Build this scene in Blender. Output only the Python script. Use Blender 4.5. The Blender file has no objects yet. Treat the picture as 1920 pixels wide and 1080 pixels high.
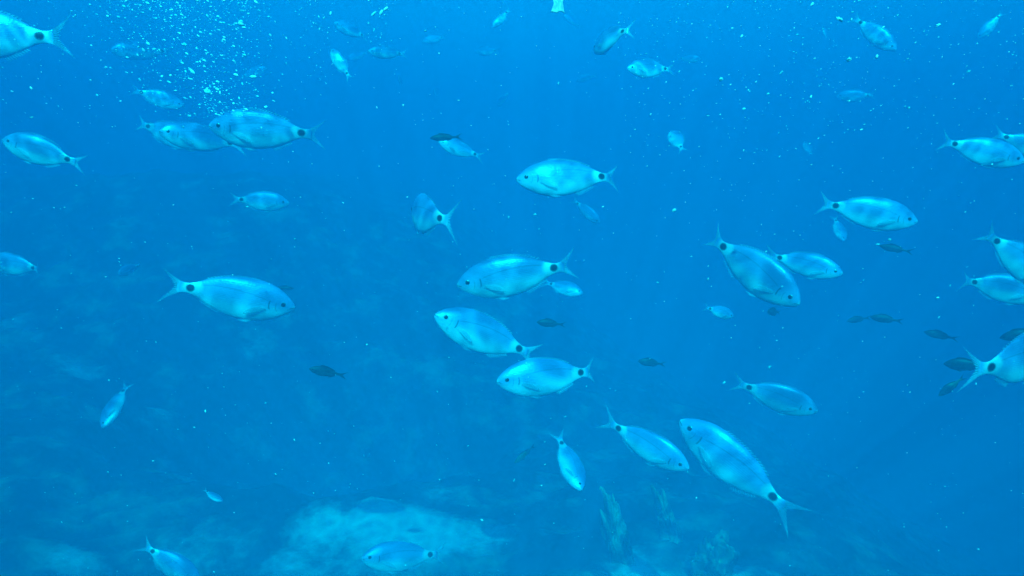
import bpy, bmesh, math, random
from mathutils import Vector, Matrix, noise
R = math.radians
C = bpy.context.scene.collection
S = bpy.context.scene

# ------------------------------------------------------------------ camera, sky, sun, exposure
W_PX, H_PX = 1920.0, 1080.0
FOV = 75.0
FPX = W_PX / 2 / math.tan(R(FOV / 2))
PITCH = -10.0
cd = bpy.data.cameras.new('camera'); cam = bpy.data.objects.new('camera', cd); C.objects.link(cam)
cd.sensor_fit = 'HORIZONTAL'; cd.sensor_width = 36; cd.angle = R(FOV)
cd.clip_start = 0.02; cd.clip_end = 400
cam.location = (0, 0, 0); cam.rotation_euler = (R(90 + PITCH), 0, 0)
S.camera = cam
CR = Vector((1, 0, 0)); CF = Vector((0, math.cos(R(PITCH)), math.sin(R(PITCH)))); CU = CR.cross(CF)
S.view_settings.view_transform = 'Standard'; S.view_settings.look = 'None'
S.view_settings.gamma = 1; S.view_settings.use_curve_mapping = False
S.view_settings.exposure = 2.07
S.cycles.volume_bounces = 2

SUN_EL, SUN_AZ = 43.0, 181.0      # azimuth measured clockwise from +Y (behind the camera, a little to the left)
w = bpy.data.worlds.new('World'); S.world = w; w.use_nodes = True
nt = w.node_tree; bg = nt.nodes['Background']
sky = nt.nodes.new('ShaderNodeTexSky'); sky.sky_type = 'NISHITA'; sky.sun_disc = False
sky.sun_elevation = R(SUN_EL); sky.sun_rotation = R(SUN_AZ)
nt.links.new(sky.outputs[0], bg.inputs[0]); bg.inputs[1].default_value = 0.15
sd = bpy.data.lights.new('sun', 'SUN'); sd.energy = 4.8; sd.angle = R(0.35); sd.color = (1, .96, .9)
sun = bpy.data.objects.new('sun', sd); C.objects.link(sun)
to_sun = Vector((math.sin(R(SUN_AZ)) * math.cos(R(SUN_EL)), math.cos(R(SUN_AZ)) * math.cos(R(SUN_EL)), math.sin(R(SUN_EL))))
sun.rotation_euler = to_sun.to_track_quat('Z', 'Y').to_euler()
sun.location = (0, 0, 6)

# ------------------------------------------------------------------ helpers
def tag(o, label=None, cat=None, group=None, kind=None):
    if label: o['label'] = label
    if cat: o['category'] = cat
    if group: o['group'] = group
    if kind: o['kind'] = kind
    return o

class NT:
    """short node-tree writer"""
    def __init__(s, name, disp=False):
        s.m = bpy.data.materials.new(name); s.m.use_nodes = True
        s.t = s.m.node_tree; s.t.nodes.clear()
        s.out = s.t.nodes.new('ShaderNodeOutputMaterial')
    def n(s, typ, **kw):
        nd = s.t.nodes.new(typ)
        for k, v in kw.items():
            if k.startswith('i_'):
                nd.inputs[k[2:].replace('_', ' ')].default_value = v
            else: setattr(nd, k, v)
        return nd
    def l(s, a, b): s.t.links.new(a, b)
    def val(s, x, sock):
        if hasattr(x, 'links') or hasattr(x, 'is_linked'): s.l(x, sock)
        else: sock.default_value = x
    def math(s, op, a, b=0.0, c=0.0, clamp=False):
        nd = s.n('ShaderNodeMath', operation=op, use_clamp=clamp)
        for i, x in enumerate((a, b, c)): s.val(x, nd.inputs[i])
        return nd.outputs[0]
    def ramp(s, x, a, b, lo=0.0, hi=1.0, smooth=True):
        nd = s.n('ShaderNodeMapRange', interpolation_type='SMOOTHSTEP' if smooth else 'LINEAR')
        for i, v in enumerate((x, a, b, lo, hi)): s.val(v, nd.inputs[i])
        return nd.outputs[0]
    def mix(s, f, a, b):
        nd = s.n('ShaderNodeMix', data_type='RGBA')
        s.val(f, nd.inputs[0]); s.val(a, nd.inputs[6]); s.val(b, nd.inputs[7])
        return nd.outputs[2]
    def principled(s, **kw):
        p = s.n('ShaderNodeBsdfPrincipled')
        for k, v in kw.items(): s.val(v, p.inputs[k.replace('_', ' ')])
        return p

def new_obj(name, bm, mats, parent=None, smooth=True, recalc=False):
    if recalc: bmesh.ops.recalc_face_normals(bm, faces=bm.faces[:])
    me = bpy.data.meshes.new(name); bm.to_mesh(me); bm.free()
    for m in (mats if isinstance(mats, (list, tuple)) else [mats]): me.materials.append(m)
    if smooth: me.polygons.foreach_set('use_smooth', [True] * len(me.polygons))
    o = bpy.data.objects.new(name, me); C.objects.link(o)
    if parent: o.parent = parent
    return o

def ray(px, py):
    return CF + CR * ((px - W_PX / 2) / FPX) - CU * ((py - H_PX / 2) / FPX)
def at(px, py, z):
    return ray(px, py) * z

# ------------------------------------------------------------------ water body (haze) and its surface
TOP = 2.0
def add_water():
    k = NT('sea_water')
    v = k.n('ShaderNodeVolumePrincipled')
    v.inputs['Density'].default_value = 1.5
    v.inputs['Color'].default_value = (0.0, 0.0590, 0.123, 1)
    v.inputs['Absorption Color'].default_value = (0.0, 0.66, 0.79, 1)
    v.inputs['Anisotropy'].default_value = -0.39
    k.l(v.outputs[0], k.out.inputs['Volume'])
    bm = bmesh.new(); bmesh.ops.create_cube(bm, size=1)
    for vt in bm.verts:
        vt.co = Vector((vt.co.x * 70, vt.co.y * 70 + 20, TOP if vt.co.z > 0 else -9.0))
    o = new_obj('haze', bm, k.m, smooth=False)
    tag(o, 'clear blue sea water filling the whole view', kind='stuff')
    # unseen sea surface; caustic net painted into its transparency to dapple the sun
    k = NT('caustic_surface')
    tc = k.n('ShaderNodeNewGeometry').outputs['Position']
    nz = k.n('ShaderNodeTexNoise', i_Scale=1.6, i_Detail=2.0); k.l(tc, nz.inputs['Vector'])
    mx = k.n('ShaderNodeVectorMath', operation='MULTIPLY_ADD'); k.l(nz.outputs['Color'], mx.inputs[0])
    mx.inputs[1].default_value = (.55, .55, 0); k.l(tc, mx.inputs[2])
    tot = None
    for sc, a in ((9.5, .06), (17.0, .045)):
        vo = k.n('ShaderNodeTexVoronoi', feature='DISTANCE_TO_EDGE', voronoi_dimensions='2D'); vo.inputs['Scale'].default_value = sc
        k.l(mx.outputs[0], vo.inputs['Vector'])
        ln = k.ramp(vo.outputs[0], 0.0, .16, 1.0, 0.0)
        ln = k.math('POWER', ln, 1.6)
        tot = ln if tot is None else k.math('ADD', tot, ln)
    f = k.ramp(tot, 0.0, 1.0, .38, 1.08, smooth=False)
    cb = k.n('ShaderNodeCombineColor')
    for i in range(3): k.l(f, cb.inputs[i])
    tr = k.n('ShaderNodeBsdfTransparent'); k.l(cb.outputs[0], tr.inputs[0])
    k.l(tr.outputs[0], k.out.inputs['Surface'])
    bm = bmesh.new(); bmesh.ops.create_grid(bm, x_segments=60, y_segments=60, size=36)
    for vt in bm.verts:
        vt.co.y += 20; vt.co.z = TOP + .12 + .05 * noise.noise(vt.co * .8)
    o = new_obj('caustic_surface', bm, k.m)
    tag(o, 'unseen sea surface overhead, net pattern added to dapple the sunlight', kind='structure')
add_water()
# ------------------------------------------------------------------ seabed
def smooth(a, b, x):
    t = max(0.0, min(1.0, (x - a) / (b - a))); return t * t * (3 - 2 * t)

def ground_z(x, y):
    """rocky slope rising to the left, falling away into deep water on the right"""
    z = -1.62
    z += 1.15 * smooth(4.0, 7.4, y) * smooth(1.6, -1.6, x)
    z += .35 * smooth(-1.2, -3.0, x)
    z -= 3.2 * smooth(.5, 8.0, x + .25 * (y - 3.0))
    # a gully of deeper water at the left
    z -= .75 * math.exp(-((x + 1.1) / 1.1) ** 2 - ((y - 4.1) / .55) ** 2)
    p = Vector((x, y, 0))
    z += .24 * noise.fractal(p * .9 + Vector((3, 7, 1)), 1.0, 2.1, 4) * .55
    z += .055 * noise.fractal(p * 4.3, 1.0, 2.2, 4)
    return z

def on_ground(px, py):
    r = ray(px, py); t = .8
    while t < 14 and (r * t).z > ground_z((r * t).x, (r * t).y): t += .02
    p = r * t
    return Vector((p.x, p.y, ground_z(p.x, p.y)))

def add_seabed():
    k = NT('seabed_rock_and_sand')
    pos = k.n('ShaderNodeNewGeometry').outputs['Position']
    nz = k.n('ShaderNodeTexNoise', i_Scale=2.6, i_Detail=9.0, i_Roughness=.68); k.l(pos, nz.inputs['Vector'])
    n2 = k.n('ShaderNodeTexNoise', i_Scale=3.6, i_Detail=8.0, i_Roughness=.6); k.l(pos, n2.inputs['Vector'])
    at_ = k.n('ShaderNodeAttribute', attribute_name='sand').outputs['Fac']
    m = k.math('ADD', at_, k.math('MULTIPLY', k.math('SUBTRACT', nz.outputs['Fac'], .5), 2.1))
    m = k.ramp(m, .42, 1.05)
    rock = k.mix(k.ramp(n2.outputs['Fac'], .47, .72), (.020, .028, .022, 1), (.33, .35, .22, 1))
    sand = k.mix(n2.outputs['Fac'], (.80, .75, .62, 1), (.97, .93, .82, 1))
    b = k.n('ShaderNodeBump', i_Strength=.35, i_Distance=.03); k.l(n2.outputs['Fac'], b.inputs['Height'])
    p = k.principled(Base_Color=k.mix(m, rock, sand), Roughness=.95, Normal=b.outputs[0])
    k.l(p.outputs[0], k.out.inputs['Surface'])
    xs = [-30 + i * 1.5 for i in range(16)] + [-6 + i * .06 for i in range(int(11 / .06))] + [5 + i * 1.6 for i in range(18)]
    ys = [-8 + i * 1.0 for i in range(9)] + [1 + i * .06 for i in range(int(8.5 / .06))] + [9.6 + i * 2.2 for i in range(18)]
    vs = [(x, y, ground_z(x, y)) for y in ys for x in xs]
    nx = len(xs)
    fs = [(j * nx + i, j * nx + i + 1, (j + 1) * nx + i + 1, (j + 1) * nx + i) for j in range(len(ys) - 1) for i in range(nx - 1)]
    me = bpy.data.meshes.new('seabed'); me.from_pydata(vs, [], fs); me.materials.append(k.m)
    me.polygons.foreach_set('use_smooth', [True] * len(fs))
    a = me.attributes.new('sand', 'FLOAT', 'POINT')
    def sand(x, y):
        s = 0
        for cx, cy, rx, ry, q in SAND:
            s = max(s, q * math.exp(-(((x - cx) / rx) ** 2 + ((y - cy) / ry) ** 2)))
        return s
    a.data.foreach_set('value', [sand(v[0], v[1]) for v in vs])
    o = bpy.data.objects.new('seabed', me); C.objects.link(o)
    tag(o, 'rocky seabed with pale sand patches below the shoal', kind='structure')
SAND = []
for px, py, rx, ry, q in ((750, 1000, .36, .22, 1.5), (640, 1050, .34, .22, .8), (830, 930, .22, .16, .85), (600, 990, .25, .2, .9), (900, 1010, .24, .22, .85),
                          (430, 1030, .40, .25, .62), (560, 1075, .4, .2, .7), (150, 1050, .18, .14, .6), (1210, 1075, .3, .2, .8), (1340, 1060, .30, .22, .85),
                          (300, 770, .16, .16, .7), (140, 690, .28, .25, .7), (700, 640, .35, .3, .46), (40, 610, .3, .3, .5), (480, 690, .25, .35, .47)):
    g = on_ground(px, py)
    SAND.append((g.x, g.y, rx, ry, q))
add_seabed()

# ------------------------------------------------------------------ fish materials
def cubic(tab, x):
    """Catmull-Rom through a table"""
    if x <= tab[0][0]: return tab[0][1]
    if x >= tab[-1][0]: return tab[-1][1]
    for i in range(len(tab) - 1):
        if x <= tab[i + 1][0]: break
    p0 = tab[max(0, i - 1)]; p1 = tab[i]; p2 = tab[i + 1]; p3 = tab[min(len(tab) - 1, i + 2)]
    h = p2[0] - p1[0]; t = (x - p1[0]) / h
    m1 = (p2[1] - p0[1]) / (p2[0] - p0[0]) * h; m2 = (p3[1] - p1[1]) / (p3[0] - p1[0]) * h
    return (2 * t**3 - 3 * t**2 + 1) * p1[1] + (t**3 - 2 * t**2 + t) * m1 + (-2 * t**3 + 3 * t**2) * p2[1] + (t**3 - t**2) * m2

BREAM = dict(
    top=[(0, .010), (.02, .036), (.06, .074), (.12, .115), (.2, .154), (.3, .183), (.4, .194), (.5, .193), (.6, .184), (.7, .166), (.8, .136), (.88, .102), (.94, .074), (1.02, .049), (1.07, .050), (1.12, .060)],
    bot=[(0, -.014), (.02, -.038), (.06, -.070), (.12, -.104), (.2, -.141), (.3, -.170), (.4, -.183), (.5, -.184), (.6, -.176), (.7, -.154), (.8, -.121), (.88, -.087), (.94, -.062), (1.02, -.042), (1.07, -.045), (1.12, -.056)],
    wid=[(0, .014), (.02, .022), (.06, .038), (.12, .054), (.2, .068), (.3, .078), (.4, .080), (.5, .077), (.6, .068), (.7, .055), (.8, .040), (.9, .027), (.96, .021), (1.02, .016), (1.07, .011), (1.12, .005)])
CHROMIS = dict(
    top=[(0, .012), (.03, .045), (.08, .090), (.16, .145), (.28, .195), (.42, .215), (.58, .200), (.74, .150), (.88, .085), (1.0, .058), (1.12, .06)],
    bot=[(0, -.010), (.03, -.040), (.08, -.080), (.16, -.130), (.28, -.180), (.42, -.205), (.58, -.195), (.74, -.145), (.88, -.078), (1.0, -.050), (1.12, -.055)],
    wid=[(0, .012), (.03, .030), (.08, .052), (.16, .075), (.28, .092), (.42, .095), (.58, .080), (.74, .055), (.88, .032), (1.0, .018), (1.12, .005)])

def body_mat():
    k = NT('silver_fish_skin')
    rest = k.n('ShaderNodeAttribute', attribute_name='rest').outputs['Vector']
    sp = k.n('ShaderNodeSeparateXYZ'); k.l(rest, sp.inputs[0]); x, y, z = sp.outputs
    oi = k.n('ShaderNodeObjectInfo').outputs['Random']
    back, flank, belly = (.20, .36, .68, 1), (.34, .54, .88, 1), (.80, .93, 1.0, 1)
    c = k.mix(k.ramp(z, -.01, .15), flank, back)
    c = k.mix(k.ramp(z, .03, -.11), c, belly)
    # rows of scales: fine lengthwise lines and faint scallops
    ny = k.n('ShaderNodeTexNoise', i_Scale=5.0); k.l(rest, ny.inputs['Vector'])
    zz = k.math('ADD', z, k.math('MULTIPLY', k.math('MULTIPLY', k.math('SUBTRACT', x, .5), k.math('SUBTRACT', x, .5)), k.math('MULTIPLY', z, 1.9)))
    rows = k.math('SINE', k.math('MULTIPLY', zz, 330.0))
    inbody = k.math('MULTIPLY', k.ramp(x, .24, .30), k.ramp(x, 1.02, .88))
    up = k.ramp(z, -.09, .0)
    lines = k.math('MULTIPLY', k.math('MULTIPLY', k.ramp(rows, .1, 1.0), inbody), k.math('MULTIPLY', up, k.ramp(ny.outputs['Fac'], .35, .65, .04, .30)))
    c = k.mix(lines, c, (.16, .20, .24, 1))
    # lateral line
    ll = k.math('ADD', k.math('MULTIPLY', k.math('SUBTRACT', x, .62), k.math('MULTIPLY', k.math('SUBTRACT', x, .62), -.42)), .090)
    lm = k.math('MULTIPLY', k.ramp(k.math('ABSOLUTE', k.math('SUBTRACT', z, ll)), .0075, .002), inbody)
    c = k.mix(k.math('MULTIPLY', lm, .35), c, (.05, .07, .08, 1))
    # gill cover: a curved dark slit, and a fainter cheek edge
    def arc(cx, cz, r, a, b, wd, st):
        nonlocal c
        dx = k.math('SUBTRACT', x, cx); dz = k.math('SUBTRACT', z, cz)
        d = k.math('SQRT', k.math('ADD', k.math('MULTIPLY', dx, dx), k.math('MULTIPLY', dz, dz)))
        m = k.ramp(k.math('ABSOLUTE', k.math('SUBTRACT', d, r)), wd, wd * .25)
        m = k.math('MULTIPLY', m, k.math('MULTIPLY', k.ramp(z, a, a + .02), k.ramp(z, b, b - .02)))
        m = k.math('MULTIPLY', m, k.ramp(dx, 0.0, .02))
        c = k.mix(k.math('MULTIPLY', m, st), c, (.03, .04, .05, 1))
    arc(.10, .00, .150, -.06, .05, .011, .65)
    arc(.08, .00, .105, -.07, .04, .006, .35)
    # mouth line and bright lips
    mo = k.math('MULTIPLY', k.ramp(k.math('ABSOLUTE', k.math('ADD', z, k.math('MULTIPLY', x, .35))), .006, .002), k.ramp(x, .055, .04))
    c = k.mix(k.ramp(x, .035, .005, 0.0, .7), c, (.80, .86, .92, 1))
    c = k.mix(k.math('MULTIPLY', mo, .8), c, (.04, .04, .05, 1))
    # saddle blotch with white borders
    def ell(cx, cz, rx, rz, a, b):
        dx = k.math('DIVIDE', k.math('SUBTRACT', x, cx), rx); dz = k.math('DIVIDE', k.math('SUBTRACT', z, cz), rz)
        return k.ramp(k.math('ADD', k.math('MULTIPLY', dx, dx), k.math('MULTIPLY', dz, dz)), a, b)
    c = k.mix(k.math('MULTIPLY', ell(.98, .02, .12, .11, 1.0, .2), k.ramp(x, 1.30, 1.0, .6, 1.0)), c, (.95, .97, 1.0, 1))
    sad = ell(1.0, .012, .042, .040, 1.5, .4)
    c = k.mix(sad, c, (.010, .010, .018, 1))
    vo = k.n('ShaderNodeTexVoronoi', i_Scale=46.0); k.l(rest, vo.inputs['Vector'])
    b = k.n('ShaderNodeBump', i_Strength=.11, i_Distance=.003)
    k.l(k.math('ADD', vo.outputs['Distance'], k.math('MULTIPLY', rows, .12)), b.inputs['Height'])
    metal = k.math('MULTIPLY', k.math('SUBTRACT', 1.0, sad), .22)
    hv = k.n('ShaderNodeHueSaturation'); k.l(c, hv.inputs['Color']); k.l(k.ramp(oi, 0.0, 1.0, .80, 1.08, smooth=False), hv.inputs['Value'])
    p = k.principled(Base_Color=hv.outputs[0], Metallic=metal, Roughness=.38, Normal=b.outputs[0])
    k.l(p.outputs[0], k.out.inputs['Surface'])
    return k.m

def fin_mat(name, col, clear):
    k = NT(name)
    rest = k.n('ShaderNodeAttribute', attribute_name='rest').outputs['Vector']
    sp = k.n('ShaderNodeSeparateXYZ'); k.l(rest, sp.inputs[0])
    r = k.ramp(k.math('SINE', k.math('MULTIPLY', sp.outputs[0], 75.0)), -.6, .7)       # fin rays: .x runs across them
    c = k.mix(r, tuple(v * .72 for v in col[:3]) + (1,), col)
    p = k.principled(Base_Color=c, Roughness=.4)
    tl = k.n('ShaderNodeBsdfTranslucent'); k.l(c, tl.inputs[0])
    m1 = k.n('ShaderNodeMixShader'); m1.inputs[0].default_value = .35; k.l(p.outputs[0], m1.inputs[1]); k.l(tl.outputs[0], m1.inputs[2])
    tr = k.n('ShaderNodeBsdfTransparent')
    m2 = k.n('ShaderNodeMixShader')
    f = k.math('MULTIPLY', k.ramp(r, 0.0, 1.0, 1.0, .45), k.ramp(sp.outputs[1], .0, 1.0, clear[0], clear[1]))
    k.l(f, m2.inputs[0]); k.l(m1.outputs[0], m2.inputs[1]); k.l(tr.outputs[0], m2.inputs[2])
    k.l(m2.outputs[0], k.out.inputs['Surface'])
    return k.m

def plain(name, col, rough=.5, metal=0.0, nscale=None, col2=None):
    k = NT(name)
    c = col
    if nscale:
        nz = k.n('ShaderNodeTexNoise', i_Scale=nscale, i_Detail=5.0)
        tc = k.n('ShaderNodeTexCoord'); k.l(tc.outputs['Object'], nz.inputs['Vector'])
        c = k.mix(k.ramp(nz.outputs['Fac'], .35, .65), col, col2)
    p = k.principled(Base_Color=c, Roughness=rough, Metallic=metal)
    k.l(p.outputs[0], k.out.inputs['Surface'])
    return k.m

M_BODY = body_mat()
M_TAIL = fin_mat('pale_tail_fin', (.70, .84, .95, 1), (.25, .78))
M_FIN = fin_mat('clear_fin', (.60, .72, .85, 1), (.68, .95))
M_PEC = fin_mat('pale_side_fin', (.70, .85, .95, 1), (.35, .8))
M_EYE = plain('silver_eye', (.42, .44, .44, 1), .25, .5)
M_PUPIL = plain('black_pupil', (.006, .006, .008, 1), .12)
M_DARK = plain('dark_fish_skin', (.018, .016, .014, 1), .45, 0, 14.0, (.045, .040, .028, 1))
M_DFIN = plain('dark_fish_fin', (.014, .013, .012, 1), .5)
M_OLIVE = plain('olive_fish_skin', (.05, .07, .02, 1), .45, 0, 12.0, (.16, .17, .05, 1))

# ------------------------------------------------------------------ fish builder
class Bend:
    """bends the spine sideways, then turns and scales it so that nose -> saddle spot stays the unit X axis"""
    def __init__(s, k, tailk):
        s.N = 140; s.step = 1.45 / s.N
        s.pts = [(0.0, 0.0)]; s.ang = [0.0]; a = 0
        for i in range(s.N):
            x = i * s.step
            a += (k * smooth(.15, .8, x) + tailk * smooth(.85, 1.0, x) * 3) * s.step
            px, py = s.pts[-1]; s.pts.append((px + math.cos(a) * s.step, py + math.sin(a) * s.step)); s.ang.append(a)
        qx, qy = s.mid(1.0)[:2]; s.rot = -math.atan2(qy, qx); s.sc = 1 / math.hypot(qx, qy)
    def mid(s, x):
        if x <= 0: return (x, 0.0, 0.0)
        f = min(x / s.step, s.N - 1e-4); i = int(f); t = f - i
        a, b = s.pts[i], s.pts[i + 1]
        return (a[0] + (b[0] - a[0]) * t, a[1] + (b[1] - a[1]) * t, s.ang[i] + (s.ang[i + 1] - s.ang[i]) * t)
    def __call__(s, p):
        x, y, z = p
        mx, my, a = s.mid(x)
        X, Y = mx - math.sin(a) * y, my + math.cos(a) * y
        c, n = math.cos(s.rot), math.sin(s.rot)
        return Vector(((X * c - Y * n) * s.sc, (X * n + Y * c) * s.sc, z * s.sc))

def store_rest(me, rest):
    at_ = me.attributes.new('rest', 'FLOAT_VECTOR', 'POINT')
    at_.data.foreach_set('vector', [c for v in rest for c in v])

def mesh_obj(name, verts, faces, rest, mat, parent, smooth_=True):
    me = bpy.data.meshes.new(name); me.from_pydata([tuple(v) for v in verts], [], faces)
    store_rest(me, rest); me.materials.append(mat)
    me.polygons.foreach_set('use_smooth', [smooth_] * len(me.polygons))
    me.validate(); me.update()
    o = bpy.data.objects.new(name, me); C.objects.link(o); o.parent = parent
    return o

def sheet(name, fn, nu, nv, thick, bend, mat, parent, restfn):
    """a fin: fn(u, v) -> rest point, both u, v in 0..1; two skins, closed along the rim"""
    vs, rest, fs = [], [], []
    for side in (1, -1):
        for j in range(nv + 1):
            for i in range(nu + 1):
                u, v = i / nu, j / nv
                p = fn(u, v)
                e = min(1, 4 * min(u, 1 - u) + .15) * (1 - .8 * v)
                n_ = fn.nrm if hasattr(fn, 'nrm') else Vector((0, 1, 0))
                q = Vector(p) + n_ * (side * thick * e)
                vs.append(bend(q)); rest.append(restfn(u, v))
    K = (nu + 1) * (nv + 1); ix = lambda s, i, j: s * K + j * (nu + 1) + i
    for j in range(nv):
        for i in range(nu):
            fs.append((ix(0, i, j), ix(0, i, j + 1), ix(0, i + 1, j + 1), ix(0, i + 1, j)))
            fs.append((ix(1, i, j), ix(1, i + 1, j), ix(1, i + 1, j + 1), ix(1, i, j + 1)))
    rim = [(i, 0) for i in range(nu)] + [(nu, j) for j in range(nv)] + [(i, nv) for i in range(nu, 0, -1)] + [(0, j) for j in range(nv, 0, -1)]
    for a in range(len(rim)):
        p, q = rim[a], rim[(a + 1) % len(rim)]
        fs.append((ix(0, *p), ix(0, *q), ix(1, *q), ix(1, *p)))
    return mesh_obj(name, vs, fs, rest, mat, parent)

def build_fish(root, prof, bend, mats, det=1.0, dorsal=.024, spread=1.0, pec=.4, deep=1.0, tail_len=1.0, mouth=0.0):
    M_b, M_t, M_f, M_p, M_e, M_pu = mats
    if prof is BREAM: deep *= 1.13
    nx, na = int(46 * det) + 6, int(22 * det) // 2 * 2 + 4
    vs, rest, fs = [], [], []
    for i in range(nx + 1):
        x = 1.12 * (i / nx) ** 1.12
        t, b, wd = cubic(prof['top'], x) * deep, cubic(prof['bot'], x) * deep, cubic(prof['wid'], x)
        cz, h = (t + b) / 2, (t - b) / 2
        for j in range(na):
            a = 2 * math.pi * j / na
            ca, sa = math.cos(a), math.sin(a)
            y = math.copysign(abs(ca) ** (1.05 if sa > 0 else .95), ca) * wd
            z = cz + math.copysign(abs(sa) ** 1.05, sa) * h
            if mouth and x < .05 and abs(z + .004) < .012 : x_ = x + mouth * (.05 - x)
            else: x_ = x
            p = (x_, y, z); vs.append(bend(p)); rest.append(p)
    for i in range(nx):
        for j in range(na):
            j2 = (j + 1) % na
            fs.append((i * na + j, i * na + j2, (i + 1) * na + j2, (i + 1) * na + j))
    fs.append(tuple(range(na - 1, -1, -1))); fs.append(tuple(nx * na + j for j in range(na)))
    mesh_obj('body', vs, fs, rest, M_b, root)
    # tail fin
    def tail(u, v):
        t = (u * 2 - 1)
        z0 = .004 + t * .052
        a = abs(t)
        L = .085 + .185 * a ** 1.25
        L *= tail_len * .77
        zt = math.copysign(a ** 1.05, t) * .165 * spread
        vv = v
        return (1.075 + L * vv, 0, z0 + (zt - t * .045) * vv ** (1.15))
    sheet('tail_fin', tail, 30, 7, .006, bend, M_t, root, lambda u, v: (u * 1.1, v, 0))
    # dorsal fin
    def dors(u, v):
        x = .30 + .56 * u
        hgt = dorsal * (min(1, u * 9) ** .7) * (1 - .45 * u) * (1 + .02 * math.sin(u * 62) * (u < .6)) * (1 if u < .97 else .6)
        return (x + .03 * v, 0, cubic(prof['top'], x) * deep - .006 + hgt * v)
    sheet('dorsal_fin', dors, 34, 3, .004, bend, M_f, root, lambda u, v: (u * 1.6, v, 0))
    def anal(u, v):
        x = .66 + .22 * u
        return (x + .035 * v, 0, cubic(prof['bot'], x) * deep + .006 - (.045 if dorsal > .015 else .02) * v * (1 - .55 * u) * min(1, u * 6 + .3))
    sheet('anal_fin', anal, 14, 3, .004, bend, M_f, root, lambda u, v: (u * .9, v, 0))
    if det < .7: sides = ()
    else: sides = (1, -1)
    for s in sides:
        def pelv(u, v, s=s):
            x = .36 + .05 * u + .085 * v + .03 * u * v
            return (x, s * (.018 + .022 * v), cubic(prof['bot'], .38) * deep + .012 - .038 * v * (1 - .45 * u))
        sheet('pelvic_fin', pelv, 6, 4, .003, bend, M_f, root, lambda u, v: (u * .5, v, 0))
    for s in ((1, -1) if det >= .5 else ()):
        def pect(u, v, s=s):
            x0, z0 = .27, -.045
            x = x0 + .20 * v * (1 - .28 * u * u) + .01 * u
            z = z0 + (u - .5) * (.020 + .050 * math.sin(v * 2.2)) - .055 * v
            yy = cubic(prof['wid'], min(x, .5)) * .97 + .004 + pec * .045 * v
            return (x, s * yy, z)
        pect.nrm = Vector((0, 1, 0))
        sheet('pectoral_fin', pect, 10, 6, .0025, bend, M_p, root, lambda u, v: (u * .7, v, 0))
    # eyes
    for s in ((1, -1) if det >= .5 else ()):
        er = .030
        ex, ez = .118, .018
        ey = cubic(prof['wid'], ex) * .93
        for nm, rr, off, mt, par in (('eye', er, 0, M_e, root), ('pupil', er * .70, .0095, M_pu, None)):
            vs, fs, rs = [], [], []
            n1, n2 = 14, 7
            for i in range(n2 + 1):
                th = math.pi * i / n2
                for j in range(n1):
                    ph = 2 * math.pi * j / n1
                    p = (ex + rr * math.sin(th) * math.cos(ph), s * (ey + off - .006 + rr * .42 * math.cos(th)), ez + rr * math.sin(th) * math.sin(ph))
                    vs.append(bend(p)); rs.append(p)
            for i in range(n2):
                for j in range(n1):
                    fs.append((i * n1 + j, i * n1 + (j + 1) % n1, (i + 1) * n1 + (j + 1) % n1, (i + 1) * n1 + j))
            o = mesh_obj(nm, vs, fs, rs, mt, par if par else eye)
            if nm == 'eye': eye = o

def place(nose, spot, U, psi):
    """3-D matrix from two pixels, a real nose-to-spot length and how far the tail points away (+) or towards (-) the camera"""
    a, b = ray(*nose).normalized(), ray(*spot).normalized()
    h = a.angle(b) / 2
    s = U * math.cos(R(psi)) / math.sin(h); d = U * math.sin(R(psi)) / math.cos(h)
    r0, r1 = (s - d) / 2, (s + d) / 2
    return a * r0, b * r1, r0

def fish(kind, label, nose, spot, U=.2, psi=0, roll=0, bend=0, tailk=0, cat='fish', group=None, mats=None, prof=BREAM, dors=None, **kw):
    P, Q, z = place(nose, spot, U, psi)
    X = (Q - P).normalized()
    Zw = Vector((0, 0, 1)) if dors is None else CR * dors[0] - CU * dors[1]
    Z = (Zw - X * Zw.dot(X)).normalized()
    Z = Matrix.Rotation(R(roll), 3, X) @ Z
    Y = Z.cross(X)
    root = bpy.data.objects.new(kind, None); C.objects.link(root)
    root.empty_display_size = .05
    m = Matrix((X, Y, Z)).transposed().to_4x4()
    sc = (Q - P).length
    root.matrix_world = Matrix.Translation(P) @ m @ Matrix.Scale(sc, 4)
    tag(root, label, cat, group)
    px = math.hypot(spot[0] - nose[0], spot[1] - nose[1]) / max(.35, math.cos(R(psi)))
    det = 1.0 if px > 120 else (.75 if px > 65 else .5)
    vr = random.Random(len(label) * 7 + int(nose[0]))
    kw['deep'] = kw.get('deep', 1.0) * vr.uniform(.95, 1.09); kw.setdefault('dorsal', vr.uniform(.012, .03)); kw.setdefault('pec', vr.uniform(.15, .6)); bend += vr.uniform(-.12, .12)
    build_fish(root, prof, Bend(bend, tailk), mats or (M_BODY, M_TAIL, M_FIN, M_PEC, M_EYE, M_PUPIL), det=det, **kw)
    return root

SHOAL = 'silver seabreams of the shoal'
def sb(label, nose, spot, U=.2, psi=0, roll=0, bend=0, tailk=0, **kw):
    return fish('seabream', label, nose, spot, U, psi, roll, bend, tailk, 'fish', SHOAL, **kw)

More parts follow.
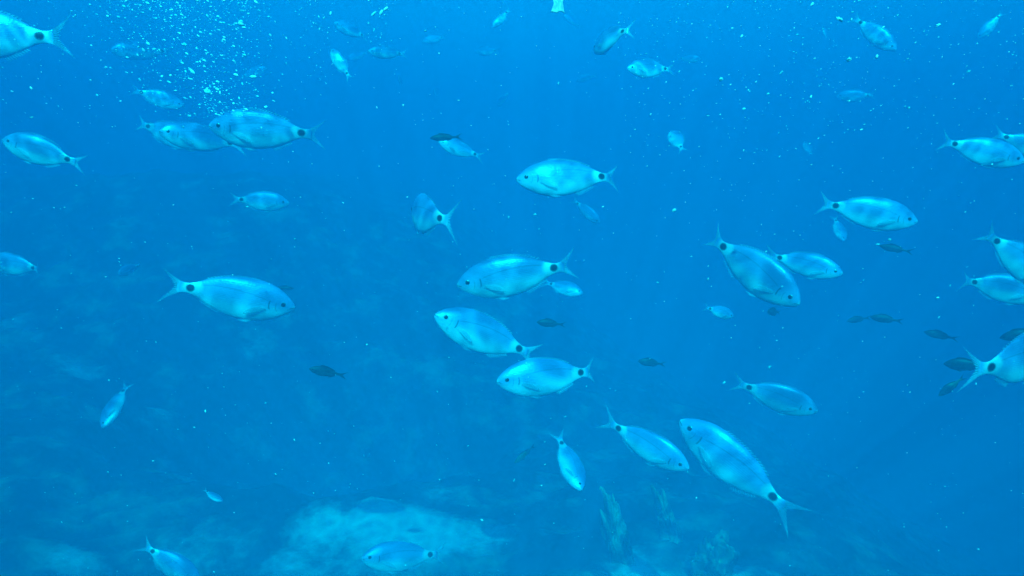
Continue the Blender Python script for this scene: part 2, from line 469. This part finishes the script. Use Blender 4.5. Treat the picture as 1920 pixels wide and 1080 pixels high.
# --- the large and middling seabreams
sb('large silver seabream at the left, facing right and slightly down, fine lines on its flank', (553, 577), (357, 541), .235, 6, 0, -.25, .9)
sb('seabream cut by the left edge in the top corner, wide pale tail spread', (-160, 60), (76, 70), .30, -25, 0, .2, -.6, spread=1.2, tail_len=1.3)
sb('faint seabream behind the thickest bubbles at the top left, facing left', (206, 94), (304, 97), .34, 5)
sb('small faint seabream just under the bubble plume, facing right and slightly down', (345, 199), (265, 174), .23, 10)
sb('rear one of two crossing seabreams under the bubbles, its spotted tail showing at left', (378, 272), (278, 238), .25, 20, deep=1.1, tailk=-.5)
sb('seabream crossing in front of its neighbour under the bubbles, facing left', (298, 246), (431, 269), .215, 8, deep=1.02)
sb('pale seabream right of the bubble plume, facing left with its tail spot against open water', (392, 236), (565, 251), .25, -12, 8, .2, .3, deep=1.05)
sb('bluish seabream near the left edge, head up left and tail drooping down right', (4, 262), (127, 300), .175, -30, 0, -.2, .6)
sb('small pale seabream left of centre, facing right, level, in open water', (542, 381), (453, 375), .19, 12)
sb('stubby pale fish turned nearly end-on, left of the large left seabream', (221, 514), (257, 499), .10, 34, 10, deep=1.15)
sb('seabream cut by the left edge at mid height, forked tail pointing down right', (-24, 488), (63, 503), .20, -42, 0, .3, -1.2)
sb('thin steep seabream diving at the lower left, bright side towards the right', (192, 803), (232, 733), .17, 18, -12, .3, dors=(-1, -.4))
sb('small pale crescent of a fish seen from above in the dark lower left water', (417, 940), (388, 922), .065, 15, 60, .6, dors=(1, -.6))
sb('seabream at the bottom edge on the left, its head out of frame', (374, 1092), (286, 1034), .155, 5, 20)
sb('dappled seabream over the bright sand at the bottom centre, facing left', (677, 1047), (806, 1041), .172, 12, -20, .2, .3)
sb('seabream in the very middle, facing left, bright white tail band and tall forked tail', (857, 535), (1038, 504), .215, 0, 0, .15, .5)
sb('seabream under the middle one, head up left, big black spot near its blunt tail', (815, 590), (972, 655), .21, 12, -12, -.1, .3)
sb('dappled seabream facing left, lowest of the three stacked in the middle', (931, 716), (1088, 700), .175, 14, -10, .2, .8)
sb('seabream turning away left of centre, seen from behind with wide forked tail', (776, 394), (826, 411), .19, -70, -6, .6, .4, spread=1.65, deep=1.1)
sb('small plump seabream in the upper middle with a dark fish right behind its head', (822, 265), (890, 290), .17, 8, -8)
sb('seabream with bright slanting stripes on its back, above centre, facing left', (968, 337), (1127, 333), .215, 8, -12, .2, .7)
sb('small faint seabream slanting down right, under the stripe-backed one', (1125, 418), (1083, 382), .17, 15, -10)
sb('small slim seabream just behind the tail of the middle one, facing right', (1093, 550), (1033, 533), .16, 12, 30)
sb('seabream heading away at the top, body down left and forked tail up right', (1113, 94), (1168, 60), .160, -48, -14, .4, .3, spread=1.25, deep=1.2)
sb('small seabream with bright bent stripes at the top right of centre, facing left', (1176, 128), (1247, 130), .17, 22, -10, .2)
sb('small seabream seen head-on with bright streaks, upper right of centre', (1258, 246), (1276, 276), .15, -56, 0, .3, dors=(1, -.6))
sb('little stubby seabream under the tail of the large diving one, right of centre', (1375, 593), (1331, 579), .10, -35)
sb('large seabream diving to the right, tail lobe pointing straight up, right of centre', (1499, 571), (1356, 464), .205, 8, 0, .1, -.8, deep=1.10)
sb('seabream facing right, tucked behind the large diving one', (1580, 513), (1462, 484), .175, 0, 0, -.1)
sb('seabream in the upper right with widely forked white tail, facing right', (1720, 416), (1566, 387), .215, -14, 0, -.2, .9)
sb('faint small fish pointing steeply down, under the tail of the upper right seabream', (1582, 452), (1567, 414), .15, 38, 0, dors=(1, -.4))
sb('seabream near the right edge in the upper part, tail up left, head at the edge', (1921, 303), (1789, 271), .195, -20, 0, .1, .6)
sb('seabream mostly outside the right edge, its dark spot above the back of its neighbour', (1996, 296), (1886, 258), .22, -15)
sb('large seabream cut by the right edge at mid height, ragged pale tail up left', (1992, 545), (1867, 453), .19, -20, 0, .2, .4)
sb('slimmer seabream cut by the right edge, under the ragged-tailed one', (1962, 556), (1826, 530), .185, -20, 0, .1, .8)
sb('big bright seabream at the right edge turning away, tail towards us over the dark fish', (1968, 648), (1855, 690), .20, -62, -4, -.3, -.3, spread=1.2, deep=1.05, dorsal=.02)
sb('seabream at the lower right facing down right, nose to nose with the largest one', (1292, 879), (1160, 804), .172, 6, 0, -.1, -.2, spread=1.2, tail_len=1.2)
sb('largest seabream, lower right, head up left, bright bands on its back and flaring tail', (1275, 788), (1448, 932), .262, 0, -6, .15, -.5, tail_len=1.15, deep=.98)
sb('seabream at the lower right facing right with a bright patch before its tail', (1533, 771), (1404, 727), .17, -10, -6)
sb('slim seabream diving steeply, left of the nose-to-nose pair', (1090, 920), (1052, 831), .17, 22, 8, .3, dors=(1, -.3))
# --- faint small ones
sb('faint seabream at the top right curving down right', (1680, 94), (1613, 43), .23, 10, deep=.95)
sb('very faint seabream at the right, below the bright white speck', (1568, 180), (1627, 179), .24, 5)
sb('tiny faint fish seen end-on, right of the head-on striped one', (1509, 266), (1519, 286), .16, -52, 0, dors=(1, -.5))
sb('tiny faint oval fish at the top, left of the curving one', (1543, 48), (1549, 68), .14, -30, 0, dors=(1, -.2))
sb('faint seabream at the top right corner with a pale upright tail', (1832, 72), (1872, 32), .18, 20, -10, spread=1.2)
sb('small bright seabream pointing steeply up left, just right of the bubbles', (621, 92), (650, 138), .125, -25, 0, .2, dors=(1, -.7))
sb('faint seabream high in the upper left, right of the bubble plume', (626, 43), (678, 66), .2, 15)
sb('pale seabream with a bright side fin near the top, right of the bright steep one', (690, 96), (749, 101), .2, 10, pec=.8)
sb('faint stubby seabream with small white tail near the top centre', (893, 96), (928, 96), .2, -30)
sb('faint seabream at the top centre rising to the right', (921, 52), (950, 24), .17, 20, 0, dors=(-.6, -1))
sb('very faint far fish near the top, left of the stubby white-tailed one', (792, 77), (828, 71), .2, 5)
sb('tiny faint fish slanting up right, below the stubby white-tailed one', (934, 197), (950, 178), .13, 30, dors=(-1, -1))
sb('faint fish at the top, right of the small striped one', (1314, 111), (1277, 110), .18, 10)
sb('very faint slim fish under the one heading away at the top', (1082, 150), (1112, 143), .17, 8, 20)
sb('very faint seabream just right of the lower bubbles', (500, 128), (458, 143), .24, 10)
sb('round pale fish seen head-on among the bubbles, upper left', (590, 38), (603, 50), .12, -58)
sb('very faint far fish beside the pale one with a bright side fin', (652, 110), (684, 101), .2, 15)
sb('very faint far fish beside the white scrap at the top', (1058, 28), (1084, 48), .2, 12)
sb('tiniest far fish in the upper middle, a pale upright fleck', (817, 164), (818, 179), .09, 20, dors=(1, 0))
sb('tiny far fish, upright, left of the upper centre', (749, 140), (752, 157), .1, 20, dors=(1, 0))

# --- small dark damselfish
DARK = 'small dark damselfish'
def dk(label, nose, spot, U=.095, psi=0, roll=0, bend=0, m=None, **kw):
    mm = m or M_DARK; U *= .76
    return fish('damselfish', label, nose, spot, U, psi, roll, bend, 0, 'fish', DARK, (mm, M_DFIN, M_DFIN, M_DFIN, M_DFIN, M_PUPIL), CHROMIS, dorsal=.05, spread=.85, tail_len=1.3, **kw)
dk('dark damselfish at the lower left of centre, darkest and clearest of its kind', (579, 691), (634, 702), .095, 8, deep=.82)
dk('dark damselfish in the middle, between the stacked seabreams and the diving one', (1006, 604), (1048, 608), .095, 10, deep=.8)
dk('dark damselfish in the lower centre, right of the dappled seabream', (1196, 677), (1236, 682), .09, 12, deep=.85)
dk('faint dark damselfish at the right, under the upper right seabream', (1648, 461), (1697, 470), .11, 8, deep=.75)
dk('dark damselfish at the right, second of the close pair', (1631, 594), (1679, 601), .10, 10, deep=.85)
dk('dark damselfish with a pale snout at the right, first of the close pair', (1588, 602), (1622, 597), .10, 30, deep=.85)
dk('slim dark damselfish at the right above the big dark one', (1732, 622), (1782, 633), .10, 8, deep=.85)
dk('big dark damselfish with its rear hidden by the bright tail at the right edge', (1769, 682), (1838, 686), .11, 8, deep=.9)
dk('olive damselfish slanting down left under the bright tail at the right edge', (1760, 742), (1798, 714), .10, 12, m=M_OLIVE, deep=.8)
dk('dark damselfish behind the back of the big bright seabream at the right edge', (1874, 634), (1944, 622), .11, 5, deep=.85)
dk('olive-tinged damselfish slanting down left in the lower centre', (965, 868), (995, 842), .10, 15, m=M_OLIVE, deep=.75)
dk('blurry dark damselfish behind the small plump seabream', (806, 259), (852, 257), .115, 6, deep=.65)
dk('dark damselfish mostly hidden behind the head of the large left seabream', (552, 541), (516, 540), .10, 8, deep=.6)
dk('tiny dark damselfish seen end-on under the large diving seabream', (1439, 584), (1458, 586), .095, 60)
#@@SMALL
# ------------------------------------------------------------------ weed-covered rocks on the seabed
M_ROCK = plain('weathered_rock', (.07, .08, .05, 1), .95, 0, 11.0, (.58, .60, .42, 1))
M_WEED = plain('olive_weed', (.18, .20, .10, 1), .9, 0, 5.0, (.45, .46, .28, 1))
def weedy_rock(label, px, py, wd, ht, lean, n, seed, blade=.12):
    rnd = random.Random(seed)
    g = on_ground(px, py)
    root = bpy.data.objects.new('weedy_rock', None); C.objects.link(root); root.location = g; root.rotation_euler.z = rnd.uniform(0, 6)
    tag(root, label, 'rock', 'weed covered rocks on the seabed')
    bm = bmesh.new(); bmesh.ops.create_icosphere(bm, subdivisions=5, radius=1)
    off = Vector((seed * 3.1, seed * 1.7, 0))
    for v in bm.verts:
        d = v.co.normalized()
        r = 1 + .55 * noise.fractal(d * 1.9 + off, 1.0, 2.0, 4) + .10 * noise.fractal(d * 7 + off, 1.0, 2.0, 3)
        v.co = Vector((d.x * wd * r, d.y * wd * .8 * r, d.z * ht * r))
        v.co.x += lean * max(0, v.co.z)
    pts = [(v.co.copy(), v.normal.copy()) for v in bm.verts if v.co.z > -.1 * ht]
    new_obj('rock', bm, M_ROCK, root)
    bm = bmesh.new()
    for _ in range(n):
        p, nn = rnd.choice(pts)
        d = (nn * .7 + Vector((rnd.uniform(-.5, .5), rnd.uniform(-.5, .5), .8))).normalized()
        L = blade * rnd.uniform(.12, .40); wv = d.cross(Vector((rnd.uniform(-1, 1), rnd.uniform(-1, 1), .2))).normalized() * rnd.uniform(.005, .012)
        prev = None; q = p.copy()
        for s in range(5):
            t = s / 4; w_ = wv * (1 - .85 * t ** 1.5); n3 = d.cross(wv).normalized() * .0012 * (1 - .8 * t)
            ring = [bm.verts.new(q + w_), bm.verts.new(q + n3), bm.verts.new(q - w_), bm.verts.new(q - n3)]
            if prev:
                for a in range(4): bm.faces.new((prev[a], prev[(a + 1) % 4], ring[(a + 1) % 4], ring[a]))
            prev = ring
            d = (d + Vector((rnd.uniform(-.3, .3), rnd.uniform(-.3, .3), .05 - .25 * t))).normalized(); q = q + d * L / 4
        bm.faces.new(prev)
    tag(new_obj('weed', bm, M_WEED, root), kind='stuff')
for a in (('tall pale weedy rock under the steep slim seabream, lower centre right', 1168, 1050, .05, .33, -.40, 70, 1, .05),
          ('short forked weedy rock under the nose-to-nose seabreams', 1262, 1010, .04, .17, -.4, 50, 2, .05),
          ('broad weedy rock at the bottom edge, right of centre', 1335, 1080, .09, .16, -.3, 60, 3, .05)):
    weedy_rock(*a)

# ------------------------------------------------------------------ bubbles and drifting specks
M_BUB = plain('air_bubble', (.97, .98, .98, 1), .18)  # opaque white colour stands in for light totally reflected by the air
M_SPK = plain('pale_speck', (.93, .93, .86, 1), .7)
def blob_mesh(name, mat, sub, seed, rough):
    bm = bmesh.new(); bmesh.ops.create_icosphere(bm, subdivisions=sub, radius=1)
    for v in bm.verts:
        v.co *= 1 + rough * noise.noise(v.co * 1.6 + Vector((seed * 5.3, 0, 0)))
    me = bpy.data.meshes.new(name); bm.to_mesh(me); bm.free(); me.materials.append(mat)
    me.polygons.foreach_set('use_smooth', [True] * len(me.polygons)); return me
def cam_rot(ang, tilt=0.0):
    """rotation whose X axis lies at ANG degrees (anticlockwise) in the camera's upright view"""
    x = CR * math.cos(R(ang)) + CU * math.sin(R(ang)); y = CF; z = x.cross(y)
    return Matrix((x, y, z)).transposed().to_euler()
rnd = random.Random(11)
def plume():
    r = rnd.random()
    if r < .85:      # main curtain, slanting from the top edge down to the crossing fish
        t = rnd.random() ** 1.55
        cx = 345 + 75 * t + rnd.gauss(0, 1) * (98 - 60 * t)
        if rnd.random() < .12: cx -= rnd.uniform(30, 170) * (1 - t * .5)
        return cx, 225 * t - 6
    if r < .885: return 605 + rnd.gauss(0, 16) - 8, rnd.uniform(-4, 165)
    if r < .91: return 712 + rnd.gauss(0, 15), rnd.uniform(-4, 100)
    return rnd.uniform(0, 470), rnd.uniform(0, 240)
bub = blob_mesh('air_bubble', M_BUB, 2, 1, .10)
cands = []
for i in range(1500):
    x, y = plume(); z = rnd.uniform(.8, 2.6)
    big = math.exp(rnd.gauss(-.15, .42))
    r = .00086 * big * (.75 + .35 * z)
    ang = rnd.gauss(-32 if x < 560 else 70, 16); el = rnd.uniform(1.3, 2.6) if rnd.random() < .75 else 1.0
    cands.append((r / z, x, y, z, r, ang, el))
cands.sort(reverse=True)
NB = 270
for _, x, y, z, r, ang, el in cands[:NB]:
    o = bpy.data.objects.new('air_bubble', bub); C.objects.link(o)
    o.location = at(x, y, z); o.rotation_euler = cam_rot(ang); o.scale = (r * el, r, r)
    if x < 560: tag(o, ('elongated' if el > 1.9 else 'oval' if el > 1.2 else 'round') + ' ' + ('larger ' if r / z > .0013 else 'small ') + 'air bubble ' + ('in the thick top of the big plume' if y < 70 else 'in the middle of the big plume' if y < 145 else 'at the lower tip of the big plume'), 'bubble', 'bubbles in the big plume')
    elif x < 665: tag(o, 'small air bubble in the thin stream right of the big plume', 'bubble', 'bubbles in the thin middle stream')
    else: tag(o, 'small air bubble in the short stream by the bright-finned seabream', 'bubble', 'bubbles in the short right stream')
def swarm(name, items, mat, label, seed):
    base = bmesh.new(); bmesh.ops.create_icosphere(base, subdivisions=1, radius=1)
    bv = [v.co.copy() for v in base.verts]; bf = [tuple(v.index for v in f.verts) for f in base.faces]; base.free()
    vs, fs = [], []
    rr = random.Random(seed)
    for p, rot, sc in items:
        m = rot.to_matrix(); k0 = len(vs)
        for v in bv:
            q = v * rr.uniform(.8, 1.2)
            vs.append(tuple(p + m @ Vector((q.x * sc[0], q.y * sc[1], q.z * sc[2]))))
        fs += [tuple(k0 + i for i in f) for f in bf]
    me = bpy.data.meshes.new(name); me.from_pydata(vs, [], fs); me.materials.append(mat)
    me.polygons.foreach_set('use_smooth', [True] * len(fs))
    o = bpy.data.objects.new(name, me); C.objects.link(o)
    tag(o, label, kind='stuff')
swarm('bubble_fizz', [(at(x, y, z), cam_rot(ang), (r * el, r, r)) for _, x, y, z, r, ang, el in cands[NB:]], M_BUB, 'fine fizz of tiny bubbles within the plumes', 5)
# marine snow through the whole water
items = []
for i in range(2300):
    x, y = rnd.uniform(-60, 1980), 1140 * rnd.random() ** 1.25 - 30
    if rnd.random() < .32: x, y = rnd.uniform(1150, 1960), abs(rnd.gauss(0, 190))
    z = rnd.uniform(.6, 4.2)
    r = .00060 * math.exp(rnd.gauss(0, .36)) * (.5 + .48 * z)
    ang = rnd.gauss(40, 25) if x > 1000 else rnd.gauss(-20, 40)
    items.append((at(x, y, z), cam_rot(ang), (r * rnd.uniform(1, 2.4), r, r)))
swarm('marine_snow', items, M_SPK, 'fine pale specks drifting all through the water', 8)
# specks one can point to
spk = [blob_mesh('pale_speck', M_SPK, 3, s, .9) for s in range(4)]
for i, (x, y, s, el, ang, lab) in enumerate((
        (1592, 111, 7, 1.3, 35, 'brightest round white speck in the upper right'),
        (1574, 36, 8, 1.7, -30, 'white flake left of the tail of the curving faint seabream'),
        (1523, 8, 6, 1.3, 40, 'white speck near the top edge, left of the white flake'),
        (1759, 47, 6, 1.3, 30, 'white speck right of the curving faint seabream'),
        (1352, 148, 6, 1.1, 40, 'pale round speck right of the bent-striped seabream'),
        (1440, 176, 4, 1.1, 10, 'pale speck between the head-on fish and the brightest speck'),
        (1465, 136, 5, 1.9, 40, 'greenish elongated speck above the pale round ones'),
        (1816, 134, 5, 1.3, 25, 'pale speck at the far right below the corner seabream'),
        (1704, 202, 4, 1.3, 10, 'small pale speck right of the very faint seabream'),
        (1003, 402, 4, 1.2, -10, 'bright speck above the middle seabream'),
        (954, 407, 3.4, 1.1, 80, 'small speck left of the bright one above the middle seabream'),
        (1443, 688, 4.5, 1.4, 50, 'pale speck above the tail of the bright-patched seabream'),
        (1668, 449, 4.5, 1.3, 10, 'pale speck above the faint dark damselfish'),
        (1646, 458, 4.5, 1.6, -5, 'pale flake at the nose of the faint dark damselfish'),
        (345, 84, 5.5, 1.4, -20, 'yellow-white speck inside the bubble plume'),
        (455, 20, 5, 3.0, -8, 'long pale sliver at the top right of the bubble plume'),
        (60, 220, 4, 2.2, 5, 'thin pale sliver above the bluish left seabream'),
        (964, 900, 2.6, 3.2, 62, 'thin pale needle in the dark lower centre'),
        (1060, 781, 2.8, 2.2, 25, 'tiny pale dash above the steep slim seabream'),
        (1047, 156, 3.4, 1.2, 80, 'pale speck below the white scrap'),
        (756, 197, 3.0, 1.3, 80, 'pale speck in the upper middle left'),
        (1264, 394, 6, 1.1, 20, 'dim round speck right of the slanting faint seabream'),
        (1358, 717, 4, 1.3, 30, 'dim speck left of the bright-patched seabream'))):
    z = 1.1 + .25 * (i % 4)
    if s > 5.5: z = 1.0
    o = bpy.data.objects.new('pale_speck', spk[i % 4]); C.objects.link(o)
    r = s * .46 * z / FPX / math.sqrt(el) * 1.15
    o.location = at(x, y, z); o.rotation_euler = cam_rot(ang); o.scale = (r * el, r, r * .9)
    tag(o, lab, 'speck', 'bright drifting specks')
# crumpled white scrap at the top edge
bm = bmesh.new(); bmesh.ops.create_grid(bm, x_segments=14, y_segments=18, size=1)
for v in bm.verts:
    x, y = v.co.x, v.co.y
    wdt = .62 + .14 * noise.noise(Vector((y * 3, x, 5))) + .35 * abs(y) ** 1.5 * (1 if y < 0 else .6)
    v.co = Vector((x * wdt + .12 * y, y * 1.45, (.62 * noise.noise(Vector((x * 1.5, y * 1.2, 3)))) + .22 * noise.noise(Vector((x * 4, y * 4, 1)))))
res = bmesh.ops.solidify(bm, geom=bm.faces[:], thickness=.14)
o = new_obj('white_scrap', bm, plain('white_scrap', (.80, .81, .80, 1), .6, 0, 1.6, (.99, .99, .98, 1)), recalc=True)
o.location = at(1047, 4, .55); o.scale = [.0062] * 3; o.rotation_euler = (R(72), 0, R(6))
tag(o, 'crumpled white scrap of food hanging at the top edge', 'food scrap')
